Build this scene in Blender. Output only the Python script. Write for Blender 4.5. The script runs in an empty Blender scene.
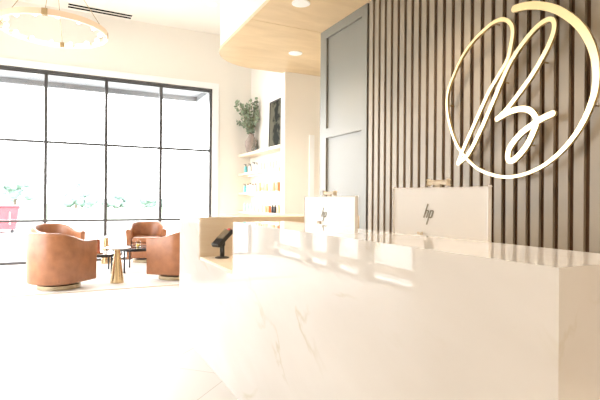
import bpy, bmesh, math, random
from mathutils import Vector, Matrix
random.seed(7)
PI = math.pi
scene = bpy.context.scene
COL = scene.collection

# ------------------------------------------------------------------ materials
def new_mat(name):
    m = bpy.data.materials.new(name); m.use_nodes = True
    nt = m.node_tree
    return m, nt, nt.nodes['Principled BSDF']

def pbr(name, col, rough=0.5, metal=0.0, bump=0.0, bscale=80.0, var=0.0, vscale=6.0, spec=0.5, coat=0.0, trans=0.0):
    m, nt, b = new_mat(name)
    b.inputs['Base Color'].default_value = (*col, 1)
    b.inputs['Roughness'].default_value = rough
    b.inputs['Metallic'].default_value = metal
    b.inputs['Specular IOR Level'].default_value = spec
    b.inputs['Coat Weight'].default_value = coat
    b.inputs['Transmission Weight'].default_value = trans
    tc = nt.nodes.new('ShaderNodeTexCoord')
    if var > 0:
        n = nt.nodes.new('ShaderNodeTexNoise'); n.inputs['Scale'].default_value = vscale
        n.inputs['Detail'].default_value = 4
        nt.links.new(tc.outputs['Object'], n.inputs['Vector'])
        r = nt.nodes.new('ShaderNodeValToRGB')
        r.color_ramp.elements[0].position = .3; r.color_ramp.elements[1].position = .7
        r.color_ramp.elements[0].color = (*[max(0, c*(1-var)) for c in col], 1)
        r.color_ramp.elements[1].color = (*[min(1, c*(1+var)) for c in col], 1)
        nt.links.new(n.outputs['Fac'], r.inputs['Fac'])
        nt.links.new(r.outputs['Color'], b.inputs['Base Color'])
    if bump > 0:
        n = nt.nodes.new('ShaderNodeTexNoise'); n.inputs['Scale'].default_value = bscale
        nt.links.new(tc.outputs['Object'], n.inputs['Vector'])
        bp = nt.nodes.new('ShaderNodeBump'); bp.inputs['Strength'].default_value = bump
        bp.inputs['Distance'].default_value = .004
        nt.links.new(n.outputs['Fac'], bp.inputs['Height'])
        nt.links.new(bp.outputs['Normal'], b.inputs['Normal'])
    return m

def emit(name, col, strength):
    m, nt, b = new_mat(name)
    b.inputs['Base Color'].default_value = (.9, .9, .88, 1)
    b.inputs['Emission Color'].default_value = (*col, 1)
    b.inputs['Emission Strength'].default_value = strength
    return m

def wood(name, c0, c1, axis=(1, 12, 12), rough=.4, scale=2.2):
    m, nt, b = new_mat(name)
    tc = nt.nodes.new('ShaderNodeTexCoord')
    mp = nt.nodes.new('ShaderNodeMapping'); mp.inputs['Scale'].default_value = axis
    nt.links.new(tc.outputs['Object'], mp.inputs['Vector'])
    n = nt.nodes.new('ShaderNodeTexNoise'); n.inputs['Scale'].default_value = scale
    n.inputs['Detail'].default_value = 7; n.inputs['Roughness'].default_value = .6
    n.inputs['Distortion'].default_value = .6
    nt.links.new(mp.outputs['Vector'], n.inputs['Vector'])
    r = nt.nodes.new('ShaderNodeValToRGB')
    r.color_ramp.elements[0].position = .3; r.color_ramp.elements[1].position = .72
    r.color_ramp.elements[0].color = (*c0, 1); r.color_ramp.elements[1].color = (*c1, 1)
    nt.links.new(n.outputs['Fac'], r.inputs['Fac'])
    nt.links.new(r.outputs['Color'], b.inputs['Base Color'])
    b.inputs['Roughness'].default_value = rough
    return m

def marble_mat(name):
    m, nt, b = new_mat(name)
    L = nt.links.new
    tc = nt.nodes.new('ShaderNodeTexCoord')
    mp = nt.nodes.new('ShaderNodeMapping'); mp.vector_type = 'TEXTURE'
    mp.inputs['Rotation'].default_value = (.28, 0, .08); mp.inputs['Scale'].default_value = (1, 2.4, .9)
    L(tc.outputs['Object'], mp.inputs['Vector'])
    big = nt.nodes.new('ShaderNodeTexNoise'); big.inputs['Scale'].default_value = 1.5; big.inputs['Detail'].default_value = 6
    big.inputs['Distortion'].default_value = 1.2
    L(mp.outputs['Vector'], big.inputs['Vector'])
    # thin ridge of the noise field = veins
    sub = nt.nodes.new('ShaderNodeMath'); sub.operation = 'SUBTRACT'; sub.inputs[1].default_value = .5
    L(big.outputs['Fac'], sub.inputs[0])
    ab = nt.nodes.new('ShaderNodeMath'); ab.operation = 'ABSOLUTE'; L(sub.outputs[0], ab.inputs[0])
    rv = nt.nodes.new('ShaderNodeValToRGB')
    rv.color_ramp.elements[0].position = 0; rv.color_ramp.elements[0].color = (1, 1, 1, 1)
    rv.color_ramp.elements[1].position = .016; rv.color_ramp.elements[1].color = (0, 0, 0, 1)
    L(ab.outputs[0], rv.inputs['Fac'])
    fade = nt.nodes.new('ShaderNodeTexNoise'); fade.inputs['Scale'].default_value = 2.7
    L(tc.outputs['Object'], fade.inputs['Vector'])
    rf = nt.nodes.new('ShaderNodeValToRGB')
    rf.color_ramp.elements[0].position = .48; rf.color_ramp.elements[1].position = .68
    L(fade.outputs['Fac'], rf.inputs['Fac'])
    mu = nt.nodes.new('ShaderNodeMath'); mu.operation = 'MULTIPLY'
    L(rv.outputs['Color'], mu.inputs[0]); L(rf.outputs['Color'], mu.inputs[1])
    cloud = nt.nodes.new('ShaderNodeTexNoise'); cloud.inputs['Scale'].default_value = 3.0; cloud.inputs['Detail'].default_value = 5
    L(mp.outputs['Vector'], cloud.inputs['Vector'])
    rc = nt.nodes.new('ShaderNodeValToRGB')
    rc.color_ramp.elements[0].position = .35; rc.color_ramp.elements[0].color = (.735, .70, .66, 1)
    rc.color_ramp.elements[1].position = .65; rc.color_ramp.elements[1].color = (.785, .76, .73, 1)
    L(cloud.outputs['Fac'], rc.inputs['Fac'])
    mx = nt.nodes.new('ShaderNodeMix'); mx.data_type = 'RGBA'
    L(mu.outputs[0], mx.inputs[0]); L(rc.outputs['Color'], mx.inputs[6])
    mx.inputs[7].default_value = (.65, .60, .50, 1)
    L(mx.outputs[2], b.inputs['Base Color'])
    b.inputs['Roughness'].default_value = .015
    b.inputs['IOR'].default_value = 1.55
    return m

def glass_pane_mat(name, tint=(1, 1, 1), gl=.06):
    m = bpy.data.materials.new(name); m.use_nodes = True
    nt = m.node_tree; nt.nodes.clear()
    out = nt.nodes.new('ShaderNodeOutputMaterial')
    tr = nt.nodes.new('ShaderNodeBsdfTransparent'); tr.inputs['Color'].default_value = (*tint, 1)
    gs = nt.nodes.new('ShaderNodeBsdfGlossy'); gs.inputs['Roughness'].default_value = .02
    lw = nt.nodes.new('ShaderNodeLayerWeight'); lw.inputs['Blend'].default_value = .5
    pw = nt.nodes.new('ShaderNodeMath'); pw.operation = 'POWER'; pw.inputs[1].default_value = 5
    nt.links.new(lw.outputs['Facing'], pw.inputs[0])
    fr = nt.nodes.new('ShaderNodeMath'); fr.operation = 'MULTIPLY_ADD'; fr.inputs[1].default_value = .6; fr.inputs[2].default_value = gl*.5
    nt.links.new(pw.outputs[0], fr.inputs[0])
    mx = nt.nodes.new('ShaderNodeMixShader')
    nt.links.new(fr.outputs[0], mx.inputs[0]); nt.links.new(tr.outputs[0], mx.inputs[1]); nt.links.new(gs.outputs[0], mx.inputs[2])
    nt.links.new(mx.outputs[0], out.inputs[0])
    return m

def tile_mat(name, size, c, grout, phase):
    m, nt, b = new_mat(name)
    L = nt.links.new
    tc = nt.nodes.new('ShaderNodeTexCoord')
    mp = nt.nodes.new('ShaderNodeMapping'); mp.inputs['Rotation'].default_value = (0, 0, PI/4)
    mp.inputs['Location'].default_value = (*phase, 0)
    L(tc.outputs['Object'], mp.inputs['Vector'])
    br = nt.nodes.new('ShaderNodeTexBrick'); br.offset = 0; br.squash = 1
    br.inputs['Scale'].default_value = 1
    br.inputs['Brick Width'].default_value = size; br.inputs['Row Height'].default_value = size
    br.inputs['Mortar Size'].default_value = .0035; br.inputs['Mortar Smooth'].default_value = .2
    br.inputs['Color1'].default_value = (*c, 1); br.inputs['Color2'].default_value = (c[0]*.975, c[1]*.965, c[2]*.95, 1)
    br.inputs['Mortar'].default_value = (*grout, 1)
    L(mp.outputs['Vector'], br.inputs['Vector'])
    L(br.outputs['Color'], b.inputs['Base Color'])
    b.inputs['Roughness'].default_value = .5; b.inputs['Specular IOR Level'].default_value = .25
    return m

M = {}
M['wall'] = pbr('wall_paint_cream', (.83, .785, .71), .75, bump=.05, bscale=220)
M['ceiling'] = pbr('ceiling_paint', (.83, .785, .71), .85, bump=.05, bscale=220)
M['white'] = pbr('white_paint', (.88, .88, .87), .45)
M['floor'] = tile_mat('floor_tile', .525, (.80, .775, .745), (.60, .55, .50), (-1.7366, -.16))
M['frame'] = pbr('dark_bronze_aluminium', (.075, .072, .072), .4, metal=.2)
M['pane'] = glass_pane_mat('window_glass')
M['marble'] = marble_mat('white_marble')
M['oak'] = wood('light_oak', (.78, .64, .47), (.85, .73, .57), axis=(1.5, 12, 12))
M['oak_soffit'] = wood('oak_soffit', (.56, .41, .23), (.70, .54, .33), axis=(.8, 2.6, 1), scale=1.4, rough=.35)
M['taupe'] = pbr('taupe_paint', (.27, .225, .165), .42, bump=.03, bscale=300)
M['panel'] = pbr('grey_green_paint', (.185, .176, .147), .42, bump=.03, bscale=300)
M['dark'] = pbr('gap_shade_backing', (.085, .040, .014), .7)
M['gold'] = pbr('satin_gold_metal', (.86, .68, .38), .30, metal=1.0)
M['brass'] = pbr('brushed_brass', (.56, .42, .24), .22, metal=1.0, bump=.04, bscale=400)
M['ringbrass'] = pbr('pale_brushed_brass', (.90, .68, .50), .45, metal=.35)
M['bronze'] = pbr('aged_brass', (.42, .34, .22), .4, metal=1.0)
M['leather'] = pbr('saddle_leather', (.325, .132, .058), .36, bump=.22, bscale=140, var=.16, vscale=9)
M['black'] = pbr('black_metal', (.012, .012, .014), .45)
M['rubber'] = pbr('dark_plastic', (.022, .02, .018), .38)
M['screen'] = pbr('bronze_screen', (.16, .12, .07), .25)
M['silver'] = pbr('white_silver_shell', (.95, .955, .96), .30, spec=.8)
M['chrome'] = pbr('mirror_chrome', (.35, .33, .30), .12, metal=1.0)
M['emb'] = pbr('grey_emblem', (.33, .32, .27), .45)
M['plast'] = pbr('cream_plastic', (.86, .77, .63), .4)
M['rug'] = pbr('pale_wool', (.80, .765, .72), .95, bump=.6, bscale=260, var=.05, vscale=3)
M['rugedge'] = pbr('sand_binding', (.66, .55, .44), .9)
M['clear'] = glass_pane_mat('clear_glass', (.93, .95, .94))
M['stone'] = pbr('grey_brown_ceramic', (.30, .24, .205), .7, bump=.3, bscale=40, var=.25, vscale=14)
M['leaf'] = pbr('eucalyptus_leaf', (.24, .30, .20), .55, var=.45, vscale=18)
M['stem'] = pbr('brown_stem', (.16, .10, .055), .7)
M['whitestone'] = pbr('white_marble_top', (.86, .84, .82), .15)
M['glasstop'] = pbr('pale_glass_top', (.62, .66, .70), .06)
M['smoke'] = pbr('black_glass_top', (.02, .022, .026), .08)
M['amber'] = pbr('copper_brown_glass', (.34, .08, .03), .12, coat=.5)
M['yellow'] = pbr('yellow_wax', (.75, .50, .10), .4)
M['teak'] = pbr('teak', (.40, .19, .08), .5, var=.2, vscale=20)
M['glow'] = emit('lamp_diffuser', (1, .93, .82), 9)
M['bulb'] = emit('bulb_glass', (1, .92, .80), 2.2)
M['ringglow'] = emit('ring_diffuser', (1, .95, .86), .08)
M['led'] = emit('warm_led_strip', (1, .78, .42), 2.2)
M['extglow'] = emit('exterior_lamp', (1, .80, .58), 1.6)
M['slot'] = pbr('black_slot', (.004, .004, .004), 1, spec=0)
M['red'] = pbr('red_mark', (.7, .05, .06), .4)
M['dumpster'] = pbr('faded_red_paint', (.42, .035, .045), .6, var=.15)
M['concrete'] = pbr('pale_concrete', (.42, .42, .41), .9, var=.06, vscale=.8)
M['grass'] = pbr('lawn_grass', (.20, .27, .17), .95, var=.2, vscale=2)
M['tree'] = pbr('tree_foliage', (.19, .255, .24), .9, var=.25, vscale=2)
M['bark'] = pbr('tree_bark', (.08, .06, .045), .9)
M['canopy'] = pbr('grey_canopy_metal', (.20, .205, .215), .6)
M['mint'] = pbr('aqua_plastic', (.18, .62, .66), .3)
M['paleaqua'] = pbr('pale_aqua_plastic', (.55, .80, .82), .3)
M['blackplast'] = pbr('black_cap_plastic', (.02, .02, .022), .35)
M['whiteplast'] = pbr('white_bottle_plastic', (.80, .80, .79), .3)
M['orange'] = pbr('orange_card', (.80, .26, .10), .5)
M['peach'] = pbr('peach_card', (.82, .60, .40), .5)
M['brownplast'] = pbr('brown_cap_plastic', (.16, .075, .045), .4)

# ------------------------------------------------------------------ mesh helpers
def tag(o, label=None, cat=None, group=None, kind=None):
    if label: o['label'] = label
    if cat: o['category'] = cat
    if group: o['group'] = group
    if kind: o['kind'] = kind
    return o

def obj(name, bm, mat, parent=None, smooth=False, loc=None, bevel=0, seg=2, angle=None):
    if bevel > 0:
        es = [e for e in bm.edges if len(e.link_faces) == 2 and e.calc_face_angle(0) > .6]
        bmesh.ops.bevel(bm, geom=es, offset=bevel, segments=seg, profile=.5, affect='EDGES', clamp_overlap=True)
    bmesh.ops.recalc_face_normals(bm, faces=bm.faces[:])
    me = bpy.data.meshes.new(name); bm.to_mesh(me); bm.free()
    if smooth:
        for p in me.polygons: p.use_smooth = True
        if angle is not None: me.set_sharp_from_angle(angle=angle)
    me.materials.append(mat)
    o = bpy.data.objects.new(name, me); COL.objects.link(o)
    if loc: o.location = loc
    if parent: o.parent = parent
    return o

def empty(name, loc=(0, 0, 0), rz=0, **kw):
    o = bpy.data.objects.new(name, None); COL.objects.link(o)
    o.empty_display_size = .1
    o.location = loc; o.rotation_euler = (0, 0, rz)
    return tag(o, kw.get('label'), kw.get('cat'), kw.get('group'), kw.get('kind'))

def add_box(bm, x0, x1, y0, y1, z0, z1, mtx=None):
    r = bmesh.ops.create_cube(bm, size=1)
    vs = r['verts']
    for v in vs:
        v.co = Vector((x0+(v.co.x+.5)*(x1-x0), y0+(v.co.y+.5)*(y1-y0), z0+(v.co.z+.5)*(z1-z0)))
        if mtx: v.co = mtx @ v.co
    return vs

def box(*a, mtx=None):
    bm = bmesh.new(); add_box(bm, *a, mtx=mtx); return bm

def add_lathe(bm, prof, n=32, c=(0, 0, 0), mtx=None):
    rings = []
    for (r, z) in prof:
        if r < 1e-6:
            p = Vector((c[0], c[1], c[2]+z)); rings.append([bm.verts.new(mtx @ p if mtx else p)])
        else:
            ring = []
            for k in range(n):
                a = 2*PI*k/n
                p = Vector((c[0]+r*math.cos(a), c[1]+r*math.sin(a), c[2]+z))
                ring.append(bm.verts.new(mtx @ p if mtx else p))
            rings.append(ring)
    for A, B in zip(rings, rings[1:]):
        for k in range(n):
            k2 = (k+1) % n
            if len(A) == 1 and len(B) == 1: continue
            if len(A) == 1: bm.faces.new((A[0], B[k], B[k2]))
            elif len(B) == 1: bm.faces.new((A[k], A[k2], B[0]))
            else: bm.faces.new((A[k], A[k2], B[k2], B[k]))
    for R in (rings[0], rings[-1]):
        if len(R) > 2: bm.faces.new(R)

def lathe(prof, n=32, c=(0, 0, 0), mtx=None):
    bm = bmesh.new(); add_lathe(bm, prof, n, c, mtx); return bm

def add_tube(bm, pts, r, n=8, closed=False):
    pts = [Vector(p) for p in pts]
    rr = r if isinstance(r, (list, tuple)) else [r]*len(pts)
    rings = []
    up = None
    for i, p in enumerate(pts):
        a = pts[(i-1) % len(pts)] if (closed or i > 0) else p
        b = pts[(i+1) % len(pts)] if (closed or i < len(pts)-1) else p
        t = (b-a).normalized()
        if up is None:
            up = Vector((0, 0, 1)) if abs(t.z) < .9 else Vector((1, 0, 0))
        s = t.cross(up).normalized(); up = s.cross(t).normalized()
        rings.append([bm.verts.new(p + (s*math.cos(2*PI*k/n) + up*math.sin(2*PI*k/n))*rr[i]) for k in range(n)])
    prs = list(zip(rings, rings[1:])) + ([(rings[-1], rings[0])] if closed else [])
    for A, B in prs:
        for k in range(n): bm.faces.new((A[k], A[(k+1) % n], B[(k+1) % n], B[k]))
    if not closed:
        bm.faces.new(rings[0][::-1]); bm.faces.new(rings[-1])

def tube(pts, r, n=8, closed=False):
    bm = bmesh.new(); add_tube(bm, pts, r, n, closed); return bm

def add_prism(bm, pts, axis, a, b):
    """polygon pts in the other two axes, extruded along axis from a to b"""
    def P(u, v, w):
        return Vector((w, u, v)) if axis == 'x' else Vector((u, w, v)) if axis == 'y' else Vector((u, v, w))
    A = [bm.verts.new(P(u, v, a)) for u, v in pts]; B = [bm.verts.new(P(u, v, b)) for u, v in pts]
    n = len(pts)
    f = [bm.faces.new(A[::-1]), bm.faces.new(B)]
    for k in range(n): bm.faces.new((A[k], A[(k+1) % n], B[(k+1) % n], B[k]))
    return f

def prism(pts, axis, a, b):
    bm = bmesh.new(); add_prism(bm, pts, axis, a, b); return bm

def catmull(pts, n=6):
    P = [Vector(p) for p in pts]; out = []
    for i in range(len(P)-1):
        p0 = P[max(i-1, 0)]; p1 = P[i]; p2 = P[i+1]; p3 = P[min(i+2, len(P)-1)]
        for k in range(n):
            t = k/n
            out.append(.5*((2*p1)+(p2-p0)*t+(2*p0-5*p1+4*p2-p3)*t*t+(3*p1-p0-3*p2+p3)*t**3))
    out.append(P[-1]); return out

def dup(root, loc, rz=0, label=None, group=None):
    r = root.copy(); COL.objects.link(r); r.location = loc; r.rotation_euler = (0, 0, rz)
    if label: r['label'] = label
    if group: r['group'] = group
    for ch in list(root.children):
        c = ch.copy(); COL.objects.link(c); c.parent = r
        for g in ch.children:
            d = g.copy(); COL.objects.link(d); d.parent = c
    return r

def struct(name, bm, m, parent=None, **kw):
    o = obj(name, bm, m, parent, **kw)
    if not parent: o['kind'] = 'structure'
    return o

# ------------------------------------------------------------------ dimensions (metres)
WY = 9.445            # inner face of the glazed front wall
H = 4.55              # ceiling
SX = 2.90             # slatted feature wall face
LX = -2.15            # left (street side) wall
BY = -4.0             # rear wall
SZ = 3.297            # soffit underside
PY = 5.292            # far end of the panelled wall
CY = 7.14             # short cream wall beyond it
EX = 5.2

# ------------------------------------------------------------------ shell
struct('floor', box(LX-.3, EX+.2, BY-.2, WY+.3, -.12, 0), M['floor'])
struct('ceiling', box(LX-.3, EX+.2, BY-.2, WY+.3, H, H+.15), M['ceiling'])

# front wall with the big glazed opening
OX0, OX1, OZ = -1.75, 2.66, 3.425
bm = bmesh.new()
add_box(bm, LX-.3, OX0, WY, WY+.25, 0, H)
add_box(bm, OX1, EX+.2, WY, WY+.25, 0, H)
add_box(bm, OX0, OX1, WY, WY+.25, OZ, H)
struct('wall_front', bm, M['wall'])
bm = bmesh.new()
add_box(bm, OX1, 2.79, WY-.018, WY, 0, 3.54)
add_box(bm, OX0-.13, OX0, WY-.018, WY, 0, 3.54)
add_box(bm, OX0, OX1, WY-.018, WY, OZ, 3.54)
struct('trim_1', bm, M['white'])

def storefront(name, axis, a0, a1, mull, rails, zt, pos, fw=.05, dep=.11, inset=.02):
    """aluminium storefront glazing; axis 'x' = along X at Y=pos, 'y' = along Y at X=pos"""
    e = empty(name, kind='structure')
    def B(u0, u1, d0, d1, z0, z1):
        if axis == 'x': return box(u0, u1, pos+d0, pos+d1, z0, z1)
        return box(pos-d1, pos-d0, u0, u1, z0, z1)
    def add(bm, u0, u1, d0, d1, z0, z1):
        if axis == 'x': add_box(bm, u0, u1, pos+d0, pos+d1, z0, z1)
        else: add_box(bm, pos-d1, pos-d0, u0, u1, z0, z1)
    bm = bmesh.new()
    d0, d1 = inset, inset+dep
    add(bm, a0, a1, d0, d1, zt-fw, zt); add(bm, a0, a1, d0, d1, 0, fw)
    add(bm, a0, a0+fw, d0, d1, fw, zt-fw); add(bm, a1-fw, a1, d0, d1, fw, zt-fw)
    # glazing stop: a second thin line just below the head
    add(bm, a0+fw, a1-fw, d0+.03, d1-.02, zt-fw-.022, zt-fw)
    obj('window_frame', bm, M['frame'], e)
    us = [a0+fw] + list(mull) + [a1-fw]
    for u in mull: obj('mullion', B(u-.027, u+.027, d0, d1, fw, zt-fw-.022), M['frame'], e)
    zs = [fw] + list(rails) + [zt-fw]
    for i in range(len(us)-1):
        lo = us[i] + (.027 if i else 0); hi = us[i+1] - (.027 if i < len(us)-2 else 0)
        for z in rails: obj('transom', B(lo, hi, d0+.005, d1-.005, z-.02, z+.02), M['frame'], e)
        for j in range(len(zs)-1):
            z0 = zs[j] + (.02 if j else 0); z1 = zs[j+1] - (.02 if j < len(zs)-2 else .0)
            obj('glass_pane', B(lo, hi, d0+.05, d0+.056, z0, z1), M['pane'], e)
    return e
storefront('window_1', 'x', OX0, OX1, [-1.337, -.344, .649, 1.642], [.753, 2.157], OZ, WY)

# left wall: three glazed bays between piers, then solid
bays = [(4.72, 5.75), (5.97, 6.76), (6.92, 7.70), (7.95, 9.20)]
bm = bmesh.new()
ys = [BY-.2] + [y for b in bays for y in b] + [WY+.25]
for k in range(0, len(ys), 2): add_box(bm, LX-.25, LX, ys[k], ys[k+1], 0, H)
for b in bays:
    add_box(bm, LX-.25, LX, b[0], b[1], OZ, H); add_box(bm, LX-.02, LX, b[0], b[1], .14, .27)
struct('wall_left', bm, M['wall'])
for n_, (y0, y1) in enumerate(bays):
    storefront('window_%d' % (n_+2), 'y', y0, y1, [], [.205, 2.157], OZ, LX, fw=.03)
struct('wall_back', box(LX-.25, EX+.2, BY-.2, BY, 0, H), M['wall'])

# slatted feature wall with the painted panel at its far end
wr = empty('wall_right', kind='structure')
obj('backing', box(SX+.024, SX+.20, BY, 4.246, 0, H), M['dark'], wr)  # dark brown puts the slat-gap shade into the colour
bm = bmesh.new()
y = 4.222
while y > BY+.1:
    add_box(bm, SX, SX+.0245, y-.016-.066, y-.016, 0, SZ-.001)
    y -= .104
obj('slats', bm, M['taupe'], wr)
bm = bmesh.new()
add_box(bm, SX+.022, SX+.20, 4.246, PY, 0, SZ-.001)
obj('recessed_panel', bm, M['panel'], wr)
bm = bmesh.new()
add_box(bm, SX, SX+.0225, 4.246, 4.352, 0, SZ-.001)
add_box(bm, SX, SX+.0225, 5.136, PY, 0, SZ-.001)
for z0, z1 in ((0, .14), (1.933, 2.052), (3.185, SZ-.001)): add_box(bm, SX, SX+.0225, 4.352, 5.136, z0, z1)
obj('panel_frame', bm, M['panel'], wr)
struct('wall_passage', box(SX+.20, EX, PY-.15, PY, 0, SZ), M['wall'])
struct('wall_partition', box(3.244, EX, CY, CY+.16, 0, SZ), M['wall'])
struct('trim_2', box(3.70, 3.79, CY-.03, CY, 0, 2.27), M['white'])
struct('wall_side', box(EX, EX+.2, BY, WY, 0, H), M['wall'])
struct('wall_shelves', box(3.50, 3.62, CY+.16, WY, 0, H), M['wall'])

# soffit over the desk: oak underside with a rounded far corner, cream bulkhead above
def soffit_outline(y_lo, y_hi, rounded, off=0.0):
    x0 = 1.94-off; x1 = EX-.01
    pts = [(x1, y_lo), (x0, y_lo)]
    if rounded:
        R = .80; yc = 7.24+off-R; xc = x0+R
        for k in range(17):
            a = PI - k/16*PI/2
            pts.append((xc+R*math.cos(a), yc+R*math.sin(a)))
        pts.append((x1, 7.24+off))
    else: pts += [(x0, y_hi), (x1, y_hi)]
    return pts
sf = empty('ceiling_soffit', kind='structure')
obj('bulkhead', prism(soffit_outline(BY, 0, True, -.012), 'z', SZ+.045, H), M['wall'], sf)
obj('oak_board', prism(soffit_outline(5.277, 0, True), 'z', SZ, SZ+.045), M['oak_soffit'], sf)
yj = [BY, -.9, 2.19, 5.273]
for a, b in zip(yj, yj[1:]):
    obj('oak_board', prism(soffit_outline(a, b-.004, False), 'z', SZ, SZ+.045), M['oak_soffit'], sf)

# baseboards
bm = bmesh.new(); add_box(bm, 2.79, 3.5, WY-.018, WY, 0, .12); struct('baseboard_front', bm, M['white'])

# ------------------------------------------------------------------ lamps of the ceiling
def downlight(x, y, z, r, label, power=0, group=None, parts=True, warm=(1, .82, .63)):
    e = empty('recessed_downlight', (x, y, z), label=label, cat='ceiling light', group=group)
    obj('trim_ring', lathe([(r*.86, -.001), (r, -.001), (r, -.008), (r*.86, -.012)], 40), M['white'], e)
    obj('lens', lathe([(r*.86, -.002), (r*.86, -.007), (0, -.007)], 40), M['glow'], e)
    if power:
        L = bpy.data.lights.new('downlight_spot', 'SPOT'); L.energy = power; L.color = warm
        L.spot_size = R_(100); L.spot_blend = .8; L.shadow_soft_size = .09
        lo = bpy.data.objects.new('spot_lamp', L); COL.objects.link(lo); lo.parent = e; lo.location = (0, 0, -.03)
    return e
R_ = math.radians
downlight(2.264, 4.584, SZ, .10, 'round downlight in oak soffit on the near side of the board joint', 60)
downlight(2.966, 6.173, SZ, .10, 'round downlight in oak soffit beyond the joint, near its rounded end', 45)
downlight(2.235, 8.016, H, .09, 'small round downlight in cream ceiling between air slot and soffit', 20)
for y_ in (2.9, 1.2, -.5, -2.2):      # the row goes on over the desk, behind the camera's view
    downlight(2.264, y_, SZ, .10, 'round downlight in the oak soffit over the desk', 60, 'downlights over the desk')
for y_ in (1.5, -.4, -1.8, -3.0):  # out-of-view hall fill; the foremost lamp added to brighten the desk front
    downlight(-.6, y_, H, .10, 'unseen fill downlight in the cream ceiling of the hall', 30 if y_ > 0 else 68, 'unseen hall fill downlights')

e = empty('slot_diffuser', (0, 9.12, H), label='long black two-slot air diffuser in cream ceiling above window', cat='air vent')
m4 = Matrix.Rotation(math.atan2(.05, 1.058), 4, 'Z')
obj('vent_frame', box(-.03, 1.09, -.03, .22, -.006, -.0005, mtx=m4), M['ceiling'], e)
obj('slot', box(0, 1.06, .0, .066, -.010, -.006, mtx=m4), M['slot'], e)
obj('slot', box(0, 1.06, .126, .192, -.010, -.006, mtx=m4), M['slot'], e)

# ------------------------------------------------------------------ ring chandelier
cz = 3.51; RR = .685
ch = empty('ring_chandelier', (-.175, 7.45, H), label='large brass ring chandelier with small round bulbs hung from thin rods', cat='chandelier')
def ring(r0, r1, z0, z1, n=96):
    bm = bmesh.new(); rows = []
    for r, z in ((r0, z0), (r1, z0), (r1, z1), (r0, z1)):
        rows.append([bm.verts.new((r*math.cos(2*PI*k/n), r*math.sin(2*PI*k/n), z)) for k in range(n)])
    for i in range(4):
        A, B = rows[i], rows[(i+1) % 4]
        for k in range(n): bm.faces.new((A[k], A[(k+1) % n], B[(k+1) % n], B[k]))
    return bm
dz = cz-H
obj('ring_band', ring(RR, RR+.010, dz-.030, dz+.044), M['ringbrass'], ch, smooth=True, angle=.6)
obj('light_diffuser', ring(RR-.012, RR-.0005, dz-.036, dz+.036), M['ringglow'], ch, smooth=True, angle=.6)
obj('canopy', lathe([(.0, 0), (.075, 0), (.075, -.02), (.05, -.035), (0, -.035)], 32), M['brass'], ch)
for k in range(4):
    a = R_(-98+90*k); c, s = math.cos(a), math.sin(a)
    obj('suspension_rod', tube([(c*.03, s*.03, -.03), (c*(RR-.02), s*(RR-.02), dz+.03)], .0042, 8), M['brass'], ch)
    obj('clip', box(RR-.03, RR+.016, -.03, .03, dz-.036, dz+.042, mtx=Matrix.Rotation(a, 4, 'Z')), M['brass'], ch, bevel=.004)
for k in range(14):
    a = R_(-98+12.9+360/14*k)
    mt = Matrix.Rotation(a, 4, 'Z') @ Matrix.Translation((RR-.0125, 0, dz+.002)) @ Matrix.Rotation(-PI/2, 4, 'Y')
    b = obj('bulb', lathe([(.012, .055), (.022, .064), (.027, .080), (.027, .094), (.020, .108), (0, .116)], 16, mtx=mt), M['bulb'], ch, smooth=True)
    obj('socket', lathe([(0, 0), (.032, 0), (.032, .018), (.020, .024), (.020, .050), (.014, .056), (0, .056)], 14, mtx=mt), M['ringbrass'], b)

# ------------------------------------------------------------------ reception desk
DX, DB, DZ = .894, 1.25, 1.018
Y0, YN, YB, Y1 = .62, 2.711, 3.51, 4.18
ZN = .722
dk = empty('reception_desk', (DX, Y0, 0), label='long white marble reception desk with oak lined card niche', cat='reception desk')
T = Matrix.Translation((-DX, -Y0, 0))
def dpart(name, bm, mat, **kw):
    bm.transform(T); return obj(name, bm, mat, dk, **kw)
out = [(Y0, 0), (Y1, 0), (Y1, DZ), (YB, DZ), (YB, ZN-.02), (YN, ZN-.02), (YN, DZ), (Y0, DZ)]
dpart('marble_body', prism(out, 'x', DX, DB), M['marble'], bevel=.004)
dpart('niche_shelf', box(DX+.004, 1.95, YN+.001, YB-.001, ZN-.02, ZN), M['oak'])
dpart('niche_side', box(DX+.004, DB, YB-.016, YB-.0005, ZN, DZ-.001), M['oak'])
dpart('work_counter', box(DB+.001, 1.95, Y0, YN, ZN-.03, ZN), M['oak'])
dpart('return_cabinet', box(DB+.001, 2.32, YB-.014, Y1, 0, DZ+.001), M['oak'], bevel=.003)
dpart('drawer_pedestal', box(DB+.001, 1.90, Y0+.02, Y0+.44, 0.02, ZN-.031), M['oak'])
dpart('drawer_pedestal', box(DB+.001, 1.90, YN-.44, YN-.04, 0.02, ZN-.031), M['oak'])

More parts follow.
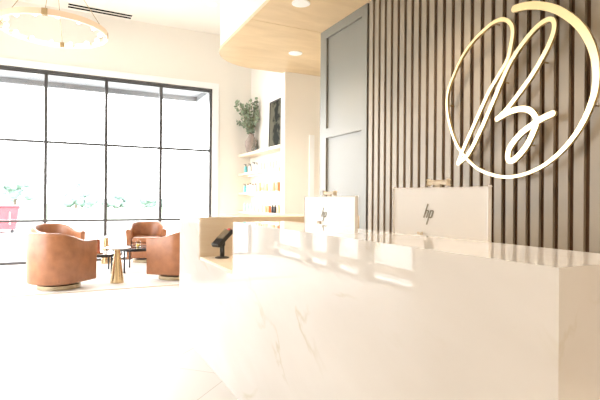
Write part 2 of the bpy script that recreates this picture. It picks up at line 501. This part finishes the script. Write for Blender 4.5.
# ------------------------------------------------------------------ monitors (all-in-one, seen from behind)
def monitor(x, y, ztop, ang, label):
    """(x, y) = far (left in view) upper corner; back faces the visitor"""
    w, h, t = .50, .335, .022
    d = Vector((math.cos(ang), math.sin(ang), 0)); n = Vector((d.y, -d.x, 0))
    if n.x > 0: n = -n                                   # n points out of the back, toward -X
    c = Vector((x, y, 0)) + d*w/2
    e = empty('desktop_monitor', (c.x, c.y, ZN), label=label, cat='computer monitor')
    def P(u, v, k): return d*u + n*v + Vector((0, 0, k-ZN))
    def slab(u0, u1, v0, v1, z0, z1, bev=0, mat=None, name='x', par=e, smooth=False):
        bm = box(u0, u1, v0, v1, z0, z1)
        for vv in bm.verts: vv.co = P(*vv.co)
        return obj(name, bm, mat, par, bevel=bev)
    zt, zb = ztop, ztop-h
    bk = slab(-w/2, w/2, -t, 0, zb, zt, .006, M['silver'], 'back_shell')
    slab(-w/2+.004, w/2-.004, -t-.003, -t, zb+.004, zt-.004, 0, M['black'], 'screen')
    slab(-.035, .035, .0005, .045, ZN+.006, zb+.07, .006, M['silver'], 'stand_neck')
    slab(-.11, .11, -.10, .09, ZN, ZN+.008, .003, M['silver'], 'stand_foot')
    slab(-.100, -.078, .0005, .012, .984, 1.000, .003, M['plast'], 'hinge_cap')
    # pop-up camera
    slab(-.052, .052, -.022, .002, zt+.012, zt+.034, .006, M['plast'], 'webcam')
    slab(-.018, .012, -.016, -.004, zt-.002, zt+.014, .002, M['plast'], 'webcam_neck')
    # round emblem: four slanted strokes forming the letters h and p
    bm = bmesh.new()
    u0, z0, s = -.044, zt-.128, .040
    sh = .34                                              # slant
    def stroke(pts, wd=.0032):
        P2 = [.82*Vector((a+b*sh, b)) for a, b in pts]
        for a, b in zip(P2, P2[1:]):
            q = (b-a).normalized(); m = Vector((-q.y, q.x))*wd
            A = a-q*wd*.5; B = b+q*wd*.5
            vs = [bm.verts.new(P(u0+k.x, .0004+dd, z0+k.y)) for dd in (0, .0022) for k in (A+m, A-m, B-m, B+m)]
            for f in ((0, 1, 2, 3), (7, 6, 5, 4), (0, 4, 5, 1), (1, 5, 6, 2), (2, 6, 7, 3), (3, 7, 4, 0)):
                bm.faces.new([vs[i] for i in f])
    stroke([(-.026, .058), (-.026, -.020)])
    stroke([(-.025, .020), (-.012, .020), (-.008, .015), (-.008, -.020)])
    stroke([(.006, .020), (.006, -.060)])
    stroke([(.007, .020), (.019, .020), (.024, .015), (.024, -.016), (.019, -.020), (.008, -.020)])
    em = obj('emblem', bm, M['emb'], bk)
    return e
monitor(1.50, 1.947, 1.218, R_(-73.5), 'larger white monitor back nearest the camera, in front of the slats')
monitor(1.60, 3.148, 1.180, R_(-74), 'smaller looking white monitor back by the grey panel and niche')

# ------------------------------------------------------------------ card reader in the niche
cr = empty('card_terminal', (1.03, 3.365, ZN), label='black tilted card terminal on a post in the oak desk niche', cat='card reader')
obj('base_plate', lathe([(0, 0), (.052, 0), (.052, .006), (.040, .010), (0, .011)], 32), M['rubber'], cr, smooth=True, angle=.5)
obj('post', lathe([(.017, .010), (.017, .085), (.022, .095), (.022, .115), (.012, .128), (0, .130)], 20), M['rubber'], cr, smooth=True, angle=.6)
tm = Matrix.Translation((.0, 0, .145)) @ Matrix.Rotation(R_(28), 4, 'Z') @ Matrix.Rotation(R_(-36), 4, 'Y')
bm = bmesh.new(); add_box(bm, -.088, .092, -.043, .043, -.016, .016)
for v in bm.verts:
    if v.co.x < 0: v.co.y *= .92
bm.transform(tm)
body = obj('terminal_body', bm, M['rubber'], cr, bevel=.007)
obj('screen', box(-.022, .078, -.034, .034, .0165, .0185, mtx=tm), M['screen'], body)
bm = bmesh.new()
for i in range(4):
    for j in range(3): add_box(bm, -.080+i*.013, -.071+i*.013, -.026+j*.020, -.012+j*.020, .0165, .020, mtx=tm)
obj('keypad', bm, M['black'], body)
obj('indicator', box(.074, .091, -.026, .000, .0187, .022, mtx=tm), M['red'], body)
hp = [tm @ Vector(p) for p in ((-.060, -.03, -.014), (-.085, -.03, -.040), (-.088, -.03, -.058), (-.074, -.03, -.062), (-.052, -.03, -.040), (-.035, -.03, -.014))]
obj('handle_loop', tube(catmull(hp, 5), .006, 8), M['rubber'], cr, smooth=True)

# ------------------------------------------------------------------ wall emblem: brushed circle and script letter
arch = [(2.835,1.459),(2.774,1.575),(2.647,1.785),(2.532,1.969),(2.452,2.065),(2.366,2.171),(2.337,2.263),(2.322,2.343),(2.330,2.402),(2.365,2.449),(2.421,2.480),(2.502,2.478),(2.596,2.445),(2.694,2.395),(2.796,2.310),(2.900,2.165),(2.950,2.061),(2.961,1.95),(2.933,1.804),(2.864,1.640),(2.772,1.520),(2.634,1.409),(2.490,1.352),(2.355,1.330),(2.215,1.344),(2.081,1.390),(1.963,1.465),(1.873,1.553),(1.808,1.644),(1.763,1.74),(1.737,1.825),(1.730,1.922),(1.741,2.023),(1.772,2.122),(1.825,2.225),(1.903,2.319),(1.998,2.402),(2.099,2.460),(2.206,2.500),(2.306,2.515)]
stroke2 = [(2.83,1.459),(2.726,1.526),(2.617,1.678),(2.487,1.899),(2.417,2.024),(2.350,2.133),(2.267,2.226),(2.173,2.304),(2.095,2.345),(2.037,2.350),(2.005,2.320),(2.008,2.257),(2.046,2.175),(2.103,2.090),(2.163,2.015),(2.233,1.941),(2.363,1.818),(2.45,1.76)]
tail = [(2.45,1.76),(2.372,1.787),(2.296,1.800),(2.231,1.796),(2.176,1.774),(2.138,1.732),(2.128,1.684),(2.145,1.635),(2.198,1.543),(2.270,1.470),(2.322,1.443),(2.352,1.466),(2.335,1.539),(2.258,1.618),(2.175,1.667),(2.086,1.706),(2.007,1.727)]
bm = bmesh.new()
def ribbon(pts, wfun, x0, x1, n=7):
    P = catmull([(0, a, b) for a, b in pts], n)
    rows = []
    N = len(P)
    for i, p in enumerate(P):
        sh = -.004*i/N
        t = (P[min(i+1, N-1)] - P[max(i-1, 0)]).normalized()
        m = Vector((0, -t.z, t.y)) * wfun(i/(N-1))/2
        rows.append([bm.verts.new((x+sh, q.y, q.z)) for x, q in ((x0, p+m), (x0, p-m), (x1, p-m), (x1, p+m))])
    for A, B in zip(rows, rows[1:]):
        for k in range(4): bm.faces.new((A[k], A[(k+1) % 4], B[(k+1) % 4], B[k]))
    bm.faces.new(rows[0][::-1]); bm.faces.new(rows[-1])
    for row, p in ((rows[0], P[0]), (rows[-1], P[-1])):       # round stroke ends
        r = (row[0].co-row[1].co).length/2*.985
        add_prism(bm, [(p.y+r*math.cos(2*PI*k/20), p.z+r*math.sin(2*PI*k/20)) for k in range(20)], 'x', row[0].co.x+.0004, row[2].co.x-.0004)
def w_arch(t):
    if t < .26: return .029
    if t < .34: return .029-.008*(t-.26)/.08
    if t < .62: return .021
    return .021 + .031*min(1, (t-.62)/.25)
ribbon(arch, w_arch, 2.820, 2.842)
ribbon(stroke2, lambda t: .031, 2.8205, 2.8425)
ribbon(tail, lambda t: .040, 2.8195, 2.8415)
sign = obj('wall_emblem', bm, M['gold'])
tag(sign, 'gold metal circle with a looping script letter on the slatted wall', 'wall sign')
for (a, b) in ((2.502, 2.478), (2.961, 1.95), (2.634, 1.409), (2.215, 1.344), (1.763, 1.74), (1.825, 2.225), (2.206, 2.50), (2.417, 2.024), (2.103, 2.09), (2.296, 1.80), (2.198, 1.543)):
    obj('standoff', lathe([(.006, 0), (.006, .059)], 8, mtx=Matrix.Translation((2.8415, a, b)) @ Matrix.Rotation(PI/2, 4, 'Y')), M['brass'], sign)

# ------------------------------------------------------------------ barrel swivel chairs
def chair_shell():
    bm = bmesh.new()
    path = []
    hw, back, front = .335, -.37, .33
    # U path of the wall's centre line: right arm front -> back -> left arm front (chair faces +X)
    R = .30
    for k in range(9): path.append((front-(front-(back+R))*k/9, -hw))
    for k in range(13):
        a = -PI/2 - k/12*PI/2
        path.append((back+R+R*math.cos(a), -hw+R+R*math.sin(a)))
    for k in range(1, 5): path.append((back, -hw+R+(2*hw-2*R)*k/5))
    for k in range(13):
        a = PI - k/12*PI/2
        path.append((back+R+R*math.cos(a), hw-R+R*math.sin(a)))
    for k in range(1, 10): path.append((back+R+(front-(back+R))*k/9, hw))
    N = len(path); rows = []
    th = .085
    for i, (x, y) in enumerate(path):
        p = Vector((x, y)); a = Vector(path[max(0, i-1)]); b = Vector(path[min(N-1, i+1)])
        t = (b-a).normalized(); nrm = Vector((t.y, -t.x))              # outward? fixed below
        if nrm.dot(p-Vector((0, 0))) < 0: nrm = -nrm
        f = min(1, max(0, (x-(-.35))/(.50)))                           # 0 on the back, 1 on the arms
        f = f*f*(3-2*f)
        top = .715*(1-f) + .605*f
        lean = .020
        o, n_ = p+nrm*th/2, p-nrm*th/2
        prof = [(o-nrm*.012, .085), (o, .10), (o+nrm*lean*.3, .35), (o+nrm*lean, top-.03), (o+nrm*(lean-.010), top-.010), (o+nrm*(lean-.030), top),
                (n_+nrm*(lean+.022), top), (n_+nrm*(lean+.004), top-.012), (n_+nrm*lean*.8, top-.035), (n_, .35), (n_, .10), (n_+nrm*.012, .085)]
        rows.append([bm.verts.new((q.x, q.y, z)) for q, z in prof])
    for A, B in zip(rows, rows[1:]):
        for k in range(len(A)): bm.faces.new((A[k], A[(k+1) % len(A)], B[(k+1) % len(A)], B[k]))
    bm.faces.new(rows[0][::-1]); bm.faces.new(rows[-1])
    return bm
def cushion(x0, x1, y0, y1, z0, z1, b):
    bm = box(x0, x1, y0, y1, z0, z1)
    return bm, b
ch0 = empty('barrel_chair', (0, 0, 0), cat='armchair', group='leather barrel chairs round the lounge tables')
obj('upholstered_shell', chair_shell(), M['leather'], ch0, smooth=True, angle=.9)
bm, b = cushion(-.325, .34, -.288, .288, .09, .36, .03); obj('seat_box', bm, M['leather'], ch0, bevel=b, seg=3, smooth=True, angle=.8)
bm, b = cushion(-.30, .35, -.284, .284, .362, .455, .04); obj('seat_cushion', bm, M['leather'], ch0, bevel=b, seg=4, smooth=True, angle=.9)
obj('swivel_base', lathe([(0, 0), (.285, 0), (.29, .004), (.29, .05), (.285, .056), (0, .056)], 48), M['bronze'], ch0, smooth=True, angle=.5)
obj('swivel_post', lathe([(0, .056), (.22, .056), (.22, .088), (0, .088)], 32), M['black'], ch0)
RUGZ = .012
ch0.scale = (.87, .87, 1.0)
ch0.location = (-.08, 6.77, RUGZ); ch0.rotation_euler = (0, 0, R_(48))
ch0['label'] = 'tan leather barrel chair on the rug, its back to us, farthest from the desk'
dup(ch0, (1.44, 6.93, RUGZ), R_(140), 'tan leather barrel chair partly hidden behind the marble desk end')
dup(ch0, (1.33, 9.00, RUGZ), R_(-102), 'tan leather barrel chair facing us by the window, open seat visible')
dup(ch0, (-.16, 8.72, RUGZ), R_(-60), 'tan leather barrel chair by the window, mostly hidden behind another chair')

# ------------------------------------------------------------------ rug and lounge tables
rg = obj('area_rug', box(-1.5, 2.35, 6.40, 9.30, .0005, RUGZ-.0005), M['rug'])
tag(rg, 'large pale rug under the leather chairs and lounge tables', 'rug')
bm = bmesh.new()
for a in ((-1.515, 2.365, 6.385, 6.40), (-1.515, 2.365, 9.30, 9.315), (-1.515, -1.5, 6.40, 9.30), (2.35, 2.365, 6.40, 9.30)): add_box(bm, *a, .0005, RUGZ-.0004)
obj('binding', bm, M['rugedge'], rg)

def cone_table(x, y, h, label):
    e = empty('cone_table', (x, y, RUGZ), label=label, cat='side table')
    obj('cone_base', lathe([(0, 0), (.088, 0), (.088, .006), (.036, h-.03), (.052, h-.018), (0, h-.018)], 40), M['brass'], e, smooth=True, angle=.5)
    obj('tabletop', lathe([(0, h-.0175), (.165, h-.0175), (.170, h-.012), (.170, h-.004), (.165, h), (0, h)], 48), M['whitestone'], e, smooth=True, angle=.5)
cone_table(.622, 6.85, .485, 'brass cone table with round white top, nearest the camera')
cone_table(.628, 8.98, .475, 'brass cone table with white top by the window, behind the lower table')

def coffee_table(x, y, r, h, top, legs, label):
    e = empty('coffee_table', (x, y, RUGZ), label=label, cat='coffee table')
    obj('tabletop', lathe([(0, h-.012), (r-.014, h-.012), (r-.014, h), (0, h)], 56), top, e)
    obj('top_rim', ring(r-.0135, r, h-.040, h+.003, 64), M['black'], e, smooth=True, angle=.5)
    for a in legs:
        c, s = math.cos(R_(a)), math.sin(R_(a))
        obj('leg', box(-.010, .010, -.010, .010, 0, h-.041, mtx=Matrix.Translation((c*(r-.02), s*(r-.02), 0)) @ Matrix.Rotation(R_(a), 4, 'Z')), M['black'], e)
    return e
coffee_table(.46, 7.93, .33, .30, M['glasstop'], (-60, 60, 180), 'lower round coffee table with pale top and thin black legs')
coffee_table(.97, 7.93, .345, .372, M['smoke'], (-122, -10, 95), 'taller round coffee table with black top, overlapping the lower one')

tz = RUGZ+.301
tr = obj('wooden_tray', lathe([(0, 0), (.085, 0), (.095, .018), (.088, .018), (.080, .006), (0, .006)], 36, c=(0, 0, 0)), M['teak'], loc=(.42, 7.80, tz), smooth=True, angle=.6)
tag(tr, 'small round wooden tray on the lower coffee table, under the vase', 'tray')
vs = obj('cylinder_vase', lathe([(0, 0), (.040, 0), (.044, .01), (.044, .20), (.040, .215), (.036, .215), (.036, .02), (0, .02)], 28), M['amber'], loc=(.42, 7.80, tz+.0065), smooth=True, angle=.6)
tag(vs, 'tall copper brown glass vase standing on the wooden tray', 'vase')
cn = empty('glass_candle', (1.035, 7.93, RUGZ+.373), label='small clear jar with yellow candle on the black coffee table', cat='candle')
obj('jar', lathe([(0, 0), (.035, 0), (.038, .006), (.038, .085), (.030, .10), (.026, .10), (.033, .083), (.033, .008), (0, .008)], 24), M['clear'], cn, smooth=True)
obj('wax', lathe([(0, .009), (.031, .009), (.031, .045), (0, .045)], 20), M['yellow'], cn)
obj('stopper', lathe([(0, .101), (.018, .101), (.018, .125), (0, .128)], 16), M['teak'], cn)

# ------------------------------------------------------------------ product shelves
SHX = 3.22
ztops = [2.098, 1.705, 1.310, .925]
names = ['uppermost', 'second', 'third', 'lowest']
for z, n_ in zip(ztops, names):
    e = empty('wall_shelf', (3.5, 8.36, z), label='%s long pale oak wall shelf beside the window' % n_, cat='shelf', group=None)
    obj('board', box(SHX-3.5, -.001, CY+.165-8.36, WY-.03-8.36, -.05, 0), M['oak'], e, bevel=.002)
    if n_ in ('second', 'third'):
        obj('led_strip', box(-.10, -.07, CY+.25-8.36, WY-.12-8.36, -.056, -.0505), M['led'], e)

def bottle(kind, x, y, z, sc, label, group):
    e = empty('product_bottle', (x, y, z), label=label, cat='bottle', group=group)
    cap, body = None, None
    if kind == 'aqua_pump': body, cap = M['mint'], M['blackplast']
    elif kind == 'clear_dark': body, cap = M['whiteplast'], M['blackplast']
    elif kind == 'white': body, cap = M['whiteplast'], M['whiteplast']
    elif kind == 'pale_aqua': body, cap = M['paleaqua'], M['whiteplast']
    elif kind == 'black': body, cap = M['blackplast'], M['blackplast']
    elif kind == 'brown_cap': body, cap = M['whiteplast'], M['brownplast']
    elif kind == 'peach': body, cap = M['peach'], M['whiteplast']
    r = .032*sc[0]; h = .17*sc[1]
    obj('flask', lathe([(0, 0), (r*.94, 0), (r, .006), (r, h*.72), (r*.85, h*.78), (r*.42, h*.82), (r*.42, h*.86), (0, h*.86)], 20), body, e, smooth=True, angle=.6)
    if kind in ('aqua_pump', 'clear_dark'):
        bm = lathe([(0, h*.862), (r*.5, h*.862), (r*.5, h*.92), (r*.2, h*.93), (r*.2, h*1.02), (0, h*1.02)], 14)
        add_box(bm, -r*1.25, r*.3, -r*.25, r*.25, h*1.02, h*1.08)
        obj('pump_head', bm, cap, e)
    else:
        obj('cap', lathe([(0, h*.862), (r*.5, h*.862), (r*.5, h), (0, h)], 14), cap, e)
    return e
def carton(x, y, z, w, d, h, mat, label, group, band=None):
    e = empty('product_carton', (x, y, z), label=label, cat='box', group=group)
    obj('box_body', box(-d/2, d/2, -w/2, w/2, 0, h), mat, e, bevel=.002)
    if band: obj('printed_band', box(-d/2-.0008, -d/2-.0002, -w/2+.001, w/2-.001, h*.15, h*.45), band, e)
    return e
ordw = ['first', 'second', 'third', 'fourth', 'fifth', 'sixth', 'seventh', 'eighth', 'ninth', 'tenth', 'eleventh', 'twelfth']
rows = [
 (1.705, 'second', [('aqua_pump', 9.19, 'aqua'), ('clear_dark', 8.93, 'clear with black pump'), ('clear_dark', 8.70, 'clear with black pump'), ('clear_dark', 8.55, 'clear with black pump'),
   ('white', 8.36, 'white'), ('white', 8.20, 'white'), ('white', 8.04, 'white'), ('white', 7.90, 'white'), ('white', 7.76, 'white'), ('white', 7.62, 'white'), ('white', 7.48, 'white')]),
 (1.310, 'third', [('aqua_pump', 9.22, 'aqua'), ('brown_cap', 9.05, 'white, brown-capped'), ('brown_cap', 8.91, 'white, brown-capped'), ('brown_cap', 8.77, 'white, brown-capped'), ('brown_cap', 8.62, 'white, brown-capped'),
   ('box', 8.40, 'peach'), ('box', 8.22, 'white'), ('peach', 8.04, 'peach'), ('white', 7.88, 'white'), ('peach', 7.72, 'peach'), ('box', 7.52, 'orange')]),
 (.925, 'lowest', [('pale_aqua', 9.24, 'pale aqua'), ('pale_aqua', 9.06, 'pale aqua'), ('pale_aqua', 8.88, 'pale aqua'), ('white', 8.70, 'white'), ('white', 8.50, 'white'), ('white', 8.30, 'white'), ('box', 8.10, 'peach'),
   ('box', 7.92, 'orange'), ('black', 7.76, 'black'), ('black', 7.65, 'black'), ('peach', 7.50, 'peach')]),
]
for z, sh, items in rows:
    for i, (k, y_, colr) in enumerate(items):
        ht = random.uniform(.92, 1.12)
        if k == 'box':
            hh = .17 if sh != 'lowest' else .12
            mt = {'peach': M['peach'], 'white': M['whiteplast'], 'orange': M['orange']}[colr]
            carton(3.30, y_, z, .075, .05, hh*ht, mt, '%s carton, %s item from the window on the %s shelf' % (colr, ordw[i], sh), 'goods on the %s shelf' % sh, M['orange'] if colr == 'white' else None)
        else:
            sc = (1.0, ht) if k != 'black' else (.85, .85)
            bottle(k, 3.30, y_, z, sc, '%s bottle, %s item from the window on the %s shelf' % (colr, ordw[i], sh), 'goods on the %s shelf' % sh)

# ------------------------------------------------------------------ vase, eucalyptus, glass flasks and picture on the top shelf
zt = ztops[0]
pv = obj('ceramic_vase', lathe([(0, 0), (.075, 0), (.10, .05), (.125, .16), (.118, .25), (.075, .33), (.055, .36), (.066, .395), (.058, .395), (.046, .36), (.06, .32), (0, .30)], 32), M['stone'], loc=(3.36, 9.05, zt+.001), smooth=True, angle=.9)
tag(pv, 'rough grey brown ceramic vase holding eucalyptus on the uppermost shelf', 'vase')
bm = bmesh.new(); bs = bmesh.new()
base = Vector((0, 0, .33))
rnd = random.Random(11)
for s in range(26):
    a = rnd.uniform(0, 2*PI); el = rnd.uniform(.62, 1.45); ln = rnd.uniform(.42, .80)
    dr = Vector((math.cos(a)*math.cos(el)*.8, math.sin(a)*math.cos(el)*1.2 - .1, math.sin(el))).normalized()
    tip = base + dr*ln; tip.x = min(tip.x, .07); tip.y = min(tip.y, .33)
    mid = base + (tip-base)*.5 + Vector((0, 0, .07))
    pts = catmull([base+Vector((rnd.uniform(-.02, .02), rnd.uniform(-.02, .02), -.10)), base, mid, tip], 6)
    add_tube(bs, pts, .0035, 5)
    for i in range(8, len(pts)):
        for sgn in (-1, 1):
            if rnd.random() < .12: continue
            p = pts[i]; t = (pts[i]-pts[i-1]).normalized()
            sd = t.cross(Vector((rnd.uniform(-1, 1), rnd.uniform(-1, 1), rnd.uniform(-.4, .8)))).normalized()*sgn
            u = (sd*.8 + t*.5).normalized(); w = u.cross(Vector((rnd.uniform(-1, 1), rnd.uniform(-1, 1), rnd.uniform(-1, 1)))).normalized()
            L = rnd.uniform(.045, .080); W = L*rnd.uniform(.38, .50); nn = u.cross(w)*.004
            vs_ = [bm.verts.new(p+u*L*f+w*W*g+nn*b_) for f, g, b_ in ((0, 0, 0), (.3, .9, 1), (.65, .95, 1), (1, 0, 0), (.65, -.95, 1), (.3, -.9, 1))]
            bm.faces.new((vs_[0], vs_[1], vs_[2], vs_[3])); bm.faces.new((vs_[0], vs_[3], vs_[4], vs_[5]))
for q_ in (bm, bs):
    for v in q_.verts: v.co.x = min(v.co.x, .128); v.co.y = min(v.co.y, .385)
eu = empty('eucalyptus_branches', (3.36, 9.05, zt+.0), label='spray of grey green eucalyptus standing in the ceramic vase', cat='plant')
obj('foliage', bm, M['leaf'], eu); obj('stems', bs, M['stem'], eu)
fl = obj('glass_flask', lathe([(0, 0), (.05, 0), (.056, .01), (.052, .10), (.018, .17), (.016, .27), (.022, .275), (.012, .27), (.014, .17), (.046, .10), (.050, .014), (0, .012)], 24), M['clear'], loc=(3.31, 8.74, zt+.001), smooth=True)
tag(fl, 'slender clear glass flask touching the ceramic vase on the uppermost shelf', 'flask')
f2 = obj('glass_flask', lathe([(0, 0), (.045, 0), (.05, .01), (.048, .09), (.018, .14), (.016, .22), (.022, .225), (.012, .22), (.014, .14), (.042, .09), (.045, .014), (0, .012)], 24), M['clear'], loc=(3.31, 8.58, zt+.001), smooth=True)
tag(f2, 'shorter clear glass flask between taller flask and dark picture', 'flask')

def picture_mat():
    m, nt, b = new_mat('dark_botanical_print')
    L = nt.links.new
    tc = nt.nodes.new('ShaderNodeTexCoord')
    n1 = nt.nodes.new('ShaderNodeTexNoise'); n1.inputs['Scale'].default_value = 7; n1.inputs['Detail'].default_value = 6
    L(tc.outputs['Object'], n1.inputs['Vector'])
    sp = nt.nodes.new('ShaderNodeSeparateXYZ'); L(tc.outputs['Object'], sp.inputs[0])
    dx = nt.nodes.new('ShaderNodeMath'); dx.operation = 'ABSOLUTE'
    off = nt.nodes.new('ShaderNodeMath'); off.operation = 'ADD'; off.inputs[1].default_value = -.02
    L(sp.outputs['Y'], off.inputs[0]); L(off.outputs[0], dx.inputs[0])
    mul = nt.nodes.new('ShaderNodeMath'); mul.operation = 'MULTIPLY_ADD'; mul.inputs[1].default_value = 1.35; 
    L(dx.outputs[0], mul.inputs[0]); L(n1.outputs['Fac'], mul.inputs[2])
    r = nt.nodes.new('ShaderNodeValToRGB')
    r.color_ramp.elements[0].position = .58; r.color_ramp.elements[0].color = (.014, .016, .012, 1)
    r.color_ramp.elements[1].position = .74; r.color_ramp.elements[1].color = (.115, .105, .075, 1)
    L(mul.outputs[0], r.inputs['Fac']); L(r.outputs['Color'], b.inputs['Base Color'])
    b.inputs['Roughness'].default_value = .7; b.inputs['Specular IOR Level'].default_value = .1
    return m
pf = empty('framed_picture', (3.455, 7.98, zt+.001), label='tall dark botanical picture leaning on the wall at the shelf end', cat='picture')
mt = Matrix.Rotation(R_(1.5), 4, 'Y')
obj('print', box(-.002, .012, -.34, .34, .012, .90, mtx=mt), picture_mat(), pf)
bm = bmesh.new()
for a in ((-.36, -.34, 0, .92), (.34, .36, 0, .92), (-.34, .34, 0, .012), (-.34, .34, .90, .92)): add_box(bm, -.012, .016, a[0], a[1], a[2], a[3], mtx=mt)
obj('picture_frame', bm, M['black'], pf)

# ------------------------------------------------------------------ outside
gr = struct('ground', box(-80, 90, WY+.30, 130, -.20, -.06), M['concrete'])
gl = struct('ground_left', box(-80, LX-.30, -40, WY+.30, -.20, -.06), M['concrete'])
lw = obj('lawn', box(-80, 90, 30, 120, -.0595, -.025), M['grass']); tag(lw, 'strip of pale lawn beyond the parking', 'lawn', kind='stuff')
cp = empty('entrance_canopy', (0, 0, 3.45), label='grey flat canopy outside above the window', cat='canopy')
CZ = 3.45
bm = bmesh.new()
add_box(bm, -6, 2.83, WY+.26, 11.10, .10, .22)
obj('canopy_deck', bm, M['canopy'], cp)
bm = bmesh.new()
add_box(bm, -6, 2.83, 10.98, 11.10, 0, .0995); add_box(bm, 2.71, 2.83, WY+.26, 10.975, 0, .0995)
obj('edge_beam', bm, M['canopy'], cp)
for x_ in (-.542, .314):
    e = tag(obj('canopy_light', lathe([(0, -.02), (.07, -.02), (.075, -.001), (0, -.001)], 24), M['extglow'], loc=(x_, 10.40, CZ+.0995)), 'small warm lamp under outside canopy, %s' % ('nearer the left pane edge' if x_ < 0 else 'second from the left'), 'outdoor light')

def tree(x, y, h, w, seed, label, bush=False):
    r = random.Random(seed)
    e = empty('bush' if bush else 'tree', (x, y, -.0245), label=label, cat='tree' if not bush else 'bush')
    bm = bmesh.new()
    for k in range(26):
        a = r.uniform(0, 2*PI); d = r.uniform(0, .5)*w; zz = h*(r.uniform(.10, .85) if bush else r.uniform(.35, .88))
        rad = w*r.uniform(.10, .20); zz = max(zz, rad*1.25)
        q = bmesh.ops.create_icosphere(bm, subdivisions=2, radius=rad, matrix=Matrix.Translation((math.cos(a)*d, math.sin(a)*d*.8, zz)))
        for v in q['verts']: v.co += Vector((r.uniform(-1, 1), r.uniform(-1, 1), r.uniform(-1, 1)))*rad*.16
    obj('foliage', bm, M['tree'], e)
    obj('trunk', tube([(0, 0, .0), (0, 0, .1), (.05, 0, h*.3), (0, 0, h*.6)], [.18 if not bush else .06, .17 if not bush else .055, .14 if not bush else .05, .06], 8), M['bark'], e)
tree(-5.1, 60, 3.7, 3.6, 1, 'broad pale tree seen through the leftmost pane')
tree(1.0, 64, 4.1, 2.2, 2, 'slim tallest tree beyond the parking, second pane')
tree(1.5, 58, 2.2, 3.4, 3, 'low wide bush under the slim tree', True)
tree(5.4, 60, 2.0, 3.0, 4, 'low bush right of the wide one, behind a mullion', True)
tree(9.5, 62, 1.8, 3.2, 5, 'farthest low bush, third pane', True)

dm = empty('dumpster', (-2.1, 19.6, -.06), label='faded red dumpster outside, seen through the leftmost pane', cat='dumpster')
obj('bin', prism([(-.9, .12), (.50, .12), (.60, .88), (-.9, .88)], 'y', -.5, .5), M['dumpster'], dm, bevel=.02)
bm = bmesh.new()
for k in range(4): add_box(bm, -.70+k*.34, -.675+k*.34, -.53, -.4995, .30, .72)
obj('ribs', bm, M['white'], dm)
obj('lid', box(-.92, .63, -.53, .53, .885, .96), M['dumpster'], dm, bevel=.02)
for x_ in (-.7, .4): obj('wheel', lathe([(0, -.04), (.06, -.04), (.06, .04), (0, .04)], 16, mtx=Matrix.Translation((x_, -.42, .06)) @ Matrix.Rotation(PI/2, 4, 'X')), M['black'], dm)

# ------------------------------------------------------------------ light
w = bpy.data.worlds.new('world'); scene.world = w; w.use_nodes = True
bg = w.node_tree.nodes['Background']
bg.inputs['Color'].default_value = (.95, .975, 1.0, 1); bg.inputs['Strength'].default_value = 4.9

def portal(x, y, z, sx, sy, rot):
    L = bpy.data.lights.new('window_portal', 'AREA'); L.shape = 'RECTANGLE'; L.size = sx; L.size_y = sy
    L.cycles.is_portal = True
    o = bpy.data.objects.new('window_portal', L); COL.objects.link(o); o.location = (x, y, z); o.rotation_euler = rot
portal((OX0+OX1)/2, WY+.22, OZ/2, OX1-OX0, OZ, (-PI/2, 0, 0))
for y0, y1 in bays: portal(LX-.22, (y0+y1)/2, OZ/2, OZ, y1-y0, (0, -PI/2, 0))

# ------------------------------------------------------------------ camera
f, yaw, pitch, roll = 470.53, R_(26.3577), R_(.063), R_(.4593)
F = Vector((math.sin(yaw)*math.cos(pitch), math.cos(yaw)*math.cos(pitch), math.sin(pitch)))
Rv = Vector((math.cos(yaw), -math.sin(yaw), 0)); U = Rv.cross(F)
R2 = Rv*math.cos(roll)+U*math.sin(roll); U2 = -Rv*math.sin(roll)+U*math.cos(roll)
cd = bpy.data.cameras.new('camera'); cam = bpy.data.objects.new('camera', cd); COL.objects.link(cam)
mw = Matrix((( R2.x, U2.x, -F.x, 0), (R2.y, U2.y, -F.y, 0), (R2.z, U2.z, -F.z, 1.15), (0, 0, 0, 1)))
cam.matrix_world = mw
cd.sensor_width = 36; cd.lens = f/600*36; cd.clip_start = .05; cd.clip_end = 500
scene.camera = cam

vs = scene.view_settings
vs.view_transform = 'Standard'; vs.look = 'None'; vs.gamma = 1; vs.use_curve_mapping = False
vs.exposure = 1.65
